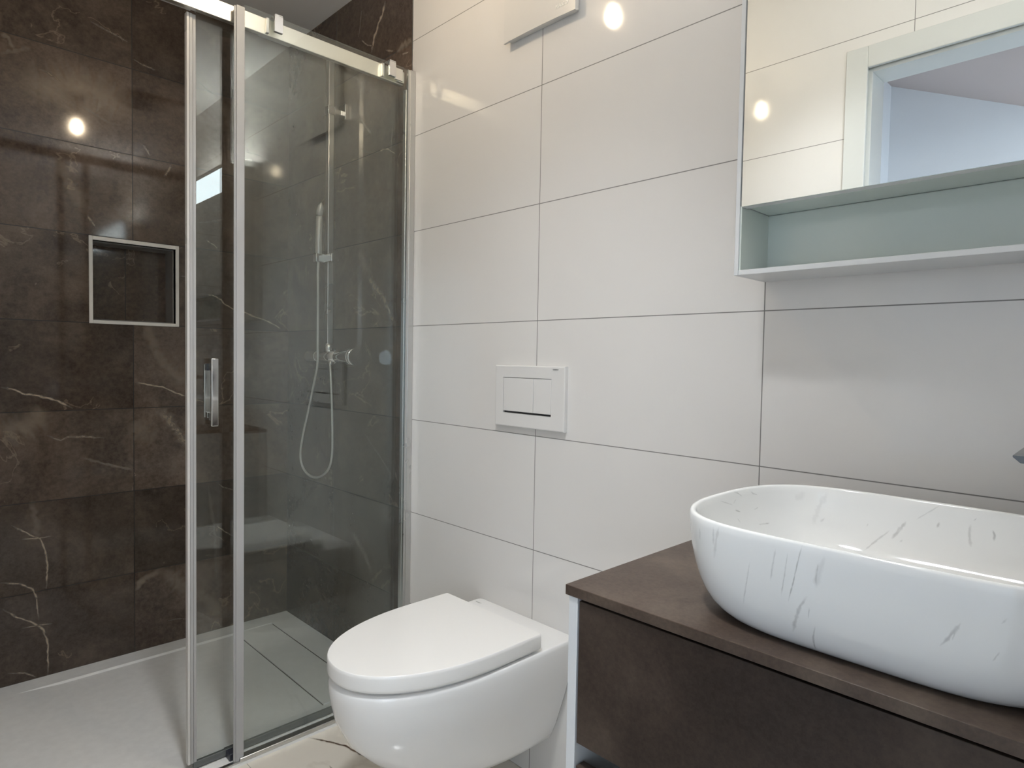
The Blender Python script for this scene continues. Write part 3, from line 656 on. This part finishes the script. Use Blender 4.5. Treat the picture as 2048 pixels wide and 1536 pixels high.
# ---------------------------------------------------------------- basin
BX, BY, BA, BB, BH = .9165, -.2925, .2445, .189, .129
def srule(inx, iny, z, n=96):
    pts = []
    for k in range(n):
        a_ = 2 * math.pi * k / n; co, si = math.cos(a_), math.sin(a_)
        x = (BA - inx) * abs(co) ** (2 / 4.6) * (1 if co >= 0 else -1); y = (BB - iny) * abs(si) ** (2 / 2.6) * (1 if si >= 0 else -1)
        pts.append((BX + x, BY + y, VT + z))
    return pts
BV = [
(0.0016, 0.75, [(0.8701, -0.4808, 0.8972), (0.8654, -0.4804, 0.8764), (0.8610, -0.4776, 0.8541), (0.8548, -0.4719, 0.8286)]),
(0.004, 0.5, [(0.8764, -0.4753, 0.8418), (0.8684, -0.4719, 0.8285), (0.8636, -0.4674, 0.8149), (0.8577, -0.4578, 0.7950)]),
(0.002, 0.6, [(0.8841, -0.4655, 0.8098), (0.8809, -0.4591, 0.7973), (0.8806, -0.4481, 0.7842)]),
(0.0015, 0.4, [(0.8097, -0.4776, 0.8652), (0.8067, -0.4742, 0.8463), (0.7998, -0.4622, 0.8092)]),
(0.0015, 0.45, [(0.8546, -0.4811, 0.8864), (0.8510, -0.4782, 0.8585), (0.8468, -0.4729, 0.8324)]),
(0.002, 0.35, [(0.8878, -0.4809, 0.8818), (0.8851, -0.4790, 0.8635), (0.8861, -0.4780, 0.8563)]),
(0.006, 0.22, [(0.8944, -0.4813, 0.8912), (0.8884, -0.4800, 0.8712), (0.8849, -0.4775, 0.8531)]),
(0.0012, 0.5, [(0.8784, -0.4721, 0.8291), (0.8767, -0.4679, 0.8161)]),
(0.004, 0.3, [(0.7665, -0.4731, 0.8970), (0.7632, -0.4720, 0.8818), (0.7588, -0.4668, 0.8527)]),
(0.003, 0.3, [(0.7576, -0.4707, 0.8936), (0.7584, -0.4696, 0.8708)]),
(0.004, 0.3, [(0.7331, -0.4599, 0.8855), (0.7334, -0.4582, 0.8697)]),
(0.002, 0.4, [(0.8409, -0.4811, 0.8878), (0.8373, -0.4791, 0.8668), (0.8348, -0.4760, 0.8480)]),
(0.003, 0.5, [(1.0184, -0.4766, 0.8553), (1.0074, -0.4733, 0.8360), (1.0009, -0.4709, 0.8270)]),
(0.002, 0.4, [(1.0525, -0.4748, 0.8696), (1.0478, -0.4745, 0.8624)]),
(0.002, 0.4, [(1.0139, -0.4749, 0.8450), (1.0111, -0.4730, 0.8357)]),
(0.002, 0.35, [(1.0475, -0.4696, 0.8363), (1.0418, -0.4671, 0.8250)]),
(0.003, 0.5, [(0.8324, -0.1431, 0.8163), (0.8471, -0.1318, 0.8341), (0.8612, -0.1241, 0.8497)]),
(0.005, 0.55, [(0.8650, -0.1291, 0.8386), (0.8732, -0.1233, 0.8520), (0.8813, -0.1184, 0.8667)]),
(0.002, 0.35, [(0.8930, -0.1171, 0.8710), (0.9234, -0.1105, 0.8983)]),
(0.003, 0.6, [(0.9204, -0.1190, 0.8646), (0.9227, -0.1165, 0.8734)]),
(0.004, 0.4, [(0.9601, -0.1158, 0.8772), (0.9593, -0.1191, 0.8647), (0.9628, -0.1250, 0.8469)]),
(0.0025, 0.65, [(0.9855, -0.1165, 0.8749), (0.9877, -0.1183, 0.8677), (0.9877, -0.1209, 0.8598)]),
(0.0015, 0.5, [(0.9627, -0.1147, 0.8824), (0.9664, -0.1136, 0.8872)]),
(0.004, 0.35, [(0.8762, -0.1302, 0.8366), (0.8802, -0.1283, 0.8401)]),
(0.0015, 0.4, [(0.8293, -0.1252, 0.8488), (0.8313, -0.1230, 0.8551)]),
(0.002, 0.6, [(0.6799, -0.2642, 0.8977), (0.6812, -0.2535, 0.8950), (0.6835, -0.2426, 0.8883)]),
(0.002, 0.55, [(0.6858, -0.2184, 0.8938), (0.6878, -0.2134, 0.8898), (0.6907, -0.2043, 0.8869)]),
(0.0025, 0.7, [(0.6858, -0.2693, 0.8713), (0.6878, -0.2550, 0.8663)]),
(0.002, 0.4, [(0.6826, -0.2607, 0.8867), (0.6836, -0.2720, 0.8807)]),
(0.002, 0.5, [(0.6895, -0.2694, 0.8595), (0.6925, -0.2634, 0.8513)]),
(0.002, 0.6, [(0.7010, -0.2191, 0.8433), (0.7046, -0.2072, 0.8427), (0.7083, -0.1956, 0.8431)]),
(0.0015, 0.4, [(0.6814, -0.3095, 0.8903), (0.6839, -0.2726, 0.8792)]),
(0.0015, 0.45, [(0.6926, -0.2203, 0.8650), (0.6946, -0.2070, 0.8682)]),
(0.008, 0.18, [(0.7558, -0.1441, 0.8406), (0.7607, -0.1286, 0.8716), (0.7688, -0.1208, 0.8922)]),
(0.003, 0.3, [(0.7646, -0.1370, 0.8460), (0.7704, -0.1323, 0.8528)]),
(0.01, 0.15, [(0.7277, -0.1461, 0.8766), (0.7386, -0.1342, 0.8891)]),
]
BPROF = [(.060, .0003), (.050, .0006), (.043, .0022), (.036, .0055), (.0285, .0115), (.022, .0195), (.016, .031), (.011, .045), (.0068, .062), (.0034, .081), (.001, .102), (0, .118), (.0004, .1260), (.0018, .1288), (.0040, .1290), (.0062, .1284), (.0078, .1262), (.0095, .118), (.014, .098), (.022, .074), (.036, .048), (.054, .030), (.075, .021), (.10, .018)]
t = thing('wash_basin', 'white oval-cornered countertop basin with grey marble streaks on the dark worktop', 'basin', (BX, BY, VT))
mb = MB(); mb.loft([srule(i * (1.35 if k < 12 else 1), i * (.62 if k < 12 else 1), z) for k, (i, z) in enumerate(BPROF)])
bmesh.ops.recalc_face_normals(mb.bm, faces=mb.bm.faces[:])
bvh = BVHTree.FromBMesh(mb.bm); mb.mi = 1
for i, (wd, st, pp) in enumerate(BV): mb.vein3(pp, wd * .6, st * .5, bvh, i + 300)
obj('bowl', mb, ['basin', 'bvein'], t, recalc=False)
dz_ = VT + .0181
obj('drain', MB().lathe((BX, BY, dz_), (BX, BY, dz_ + .006), [(0, .032), (.5, .032), (.8, .028), (1, .02)], 32), 'chrome', t)

# ---------------------------------------------------------------- basin tap
t = thing('basin_tap', 'tall chrome basin tap with a flat spout reaching over the white basin', 'tap', (1.038, -.055, VT))
SZ = Z0 - .211
obj('body', MB().lathe((1.038, -.055, VT + .0002), (1.038, -.055, SZ + .006), [(0, .026), (.02, .026), (.03, .02), (1, .02)], 40), 'chrome', t)
sp = MB()
rg = []
for y, zt_, h_ in ((-.05, .004, .018), (-.10, .003, .016), (-.17, .001, .012), (-.198, 0, .009)):
    rg.append([(1.014, y, SZ + zt_), (1.014, y, SZ + zt_ - .002), (1.022, y, SZ + zt_ - h_), (1.054, y, SZ + zt_ - h_), (1.062, y, SZ + zt_ - .002), (1.062, y, SZ + zt_)])
sp.loft(rg, smooth=False)
spo = obj('spout', sp, 'chrome_dim_refl', t)
obj('aerator', MB().cyl((1.038, -.183, SZ - .008), (1.038, -.183, SZ - .017), .013, .011, 28), 'chrome', spo)
obj('lever', MB().lathe((1.038, -.055, SZ + .0065), (1.038, -.055, SZ + .03), [(0, .0195), (.8, .0195), (1, .017)], 32).box(1.032, 1.044, -.055, .0 - .012, SZ + .0305, SZ + .036, .002), 'chrome', t)

# ---------------------------------------------------------------- mirror cabinet
MX0, MX1, MY, MZ0, MZ1 = .598, 1.298, -.1235, Z0 + .0545, Z0 + .752
t = thing('mirror_cabinet', 'white mirror cabinet with an open shelf below its lit mirror', 'mirror cabinet', (.95, 0, MZ0))
cs = MB().box(MX0, MX0 + .008, MY, -.0005, MZ0, MZ1, .0006, 1).box(MX1 - .008, MX1, MY, -.0005, MZ0, MZ1, .0006, 1)
cs.box(MX0 + .008, MX1 - .008, MY, -.0005, MZ1 - .012, MZ1, .0006, 1).box(MX0 + .008, MX1 - .008, MY, -.0005, MZ0, MZ0 + .009, .0006, 1)
obj('case', cs, 'carcass', t)
ZM = Z0 + .1755
obj('shelf_lining', MB().box(MX0 + .0081, MX0 + .011, MY + .002, -.014, MZ0 + .0092, ZM).box(MX1 - .011, MX1 - .0081, MY + .002, -.014, MZ0 + .0092, ZM).box(MX0 + .011, MX1 - .011, -.014, -.011, MZ0 + .0092, ZM), 'cabglass', t)
obj('shelf', MB().box(MX0 + .0112, MX1 - .0112, MY + .022, -.014, ZM + .001, ZM + .013).box(MX0 + .0081, MX1 - .0081, -.011, -.001, MZ0 + .0092, MZ1 - .0125), 'cabglass', t)
ZB0, ZB1 = Z0 + .624, Z0 + .732
md = obj('mirror_door', MB().box(MX0 + .012, MX1 - .012, MY - .0005, MY + .018, ZM - .002, MZ1 - .001, .0004, 1), 'carcass', t)
obj('mirror', MB().box(MX0 + .0125, MX1 - .0125, MY - .0035, MY - .0007, ZM - .0018, ZB0 - .0005).box(MX0 + .0125, MX1 - .0125, MY - .0035, MY - .0007, ZB1 + .0005, MZ1 - .0014), 'mirror', md)
obj('light_strip', MB().box(MX0 + .0125, MX1 - .0125, MY - .0036, MY - .0007, ZB0, ZB1), 'led', md)

obj('added_top_strip', MB().box(MX0 + .02, MX1 - .02, MY + .03, MY + .085, MZ1 + .0002, MZ1 + .006), 'added_topglow', t)  # added glowing strip, its bounce off the ceiling brightens the room

# ---------------------------------------------------------------- bare bulb
LX, LY, LZ = -.171, -.512, Z0 + 1.023
t = thing('ceiling_bulb', 'bare warm light bulb in a black holder under the ceiling', 'lamp', (LX, LY, CEIL))
obj('holder', MB().lathe((LX, LY, CEIL - .0005), (LX, LY, LZ + .035), [(0, .035), (.12, .035), (.14, .008), (.45, .008), (.46, .019), (1, .019)], 28), 'socket', t)
bl = MB().lathe((LX, LY, LZ + .045), (LX, LY, LZ - .026), [(0, .011), (.2, .012), (.4, .018), (.6, .022), (.8, .019), (.94, .010), (1, .002)], 28)
obj('bulb', bl, 'bulb', t)

# ---------------------------------------------------------------- housing of the added spot
t = thing('added_spot', 'added round ceiling spot that brightens the floor, tray and toilet lid', 'lamp', (SPOT.x, SPOT.y, CEIL))
obj('added_spot_ring', MB().lathe((SPOT.x, SPOT.y, CEIL - .0003), (SPOT.x, SPOT.y, CEIL - .008), [(0, .052), (1, .049)], 40, False).lathe((SPOT.x, SPOT.y, CEIL - .008), (SPOT.x, SPOT.y, CEIL - .0003), [(0, .049), (.1, .042), (1, .040)], 40, False), 'trim', t)
obj('lens', MB().cyl((SPOT.x, SPOT.y, CEIL - .0004), (SPOT.x, SPOT.y, CEIL - .003), .0395, n=40), 'added_spot_glow', t)  # lens of the added spot
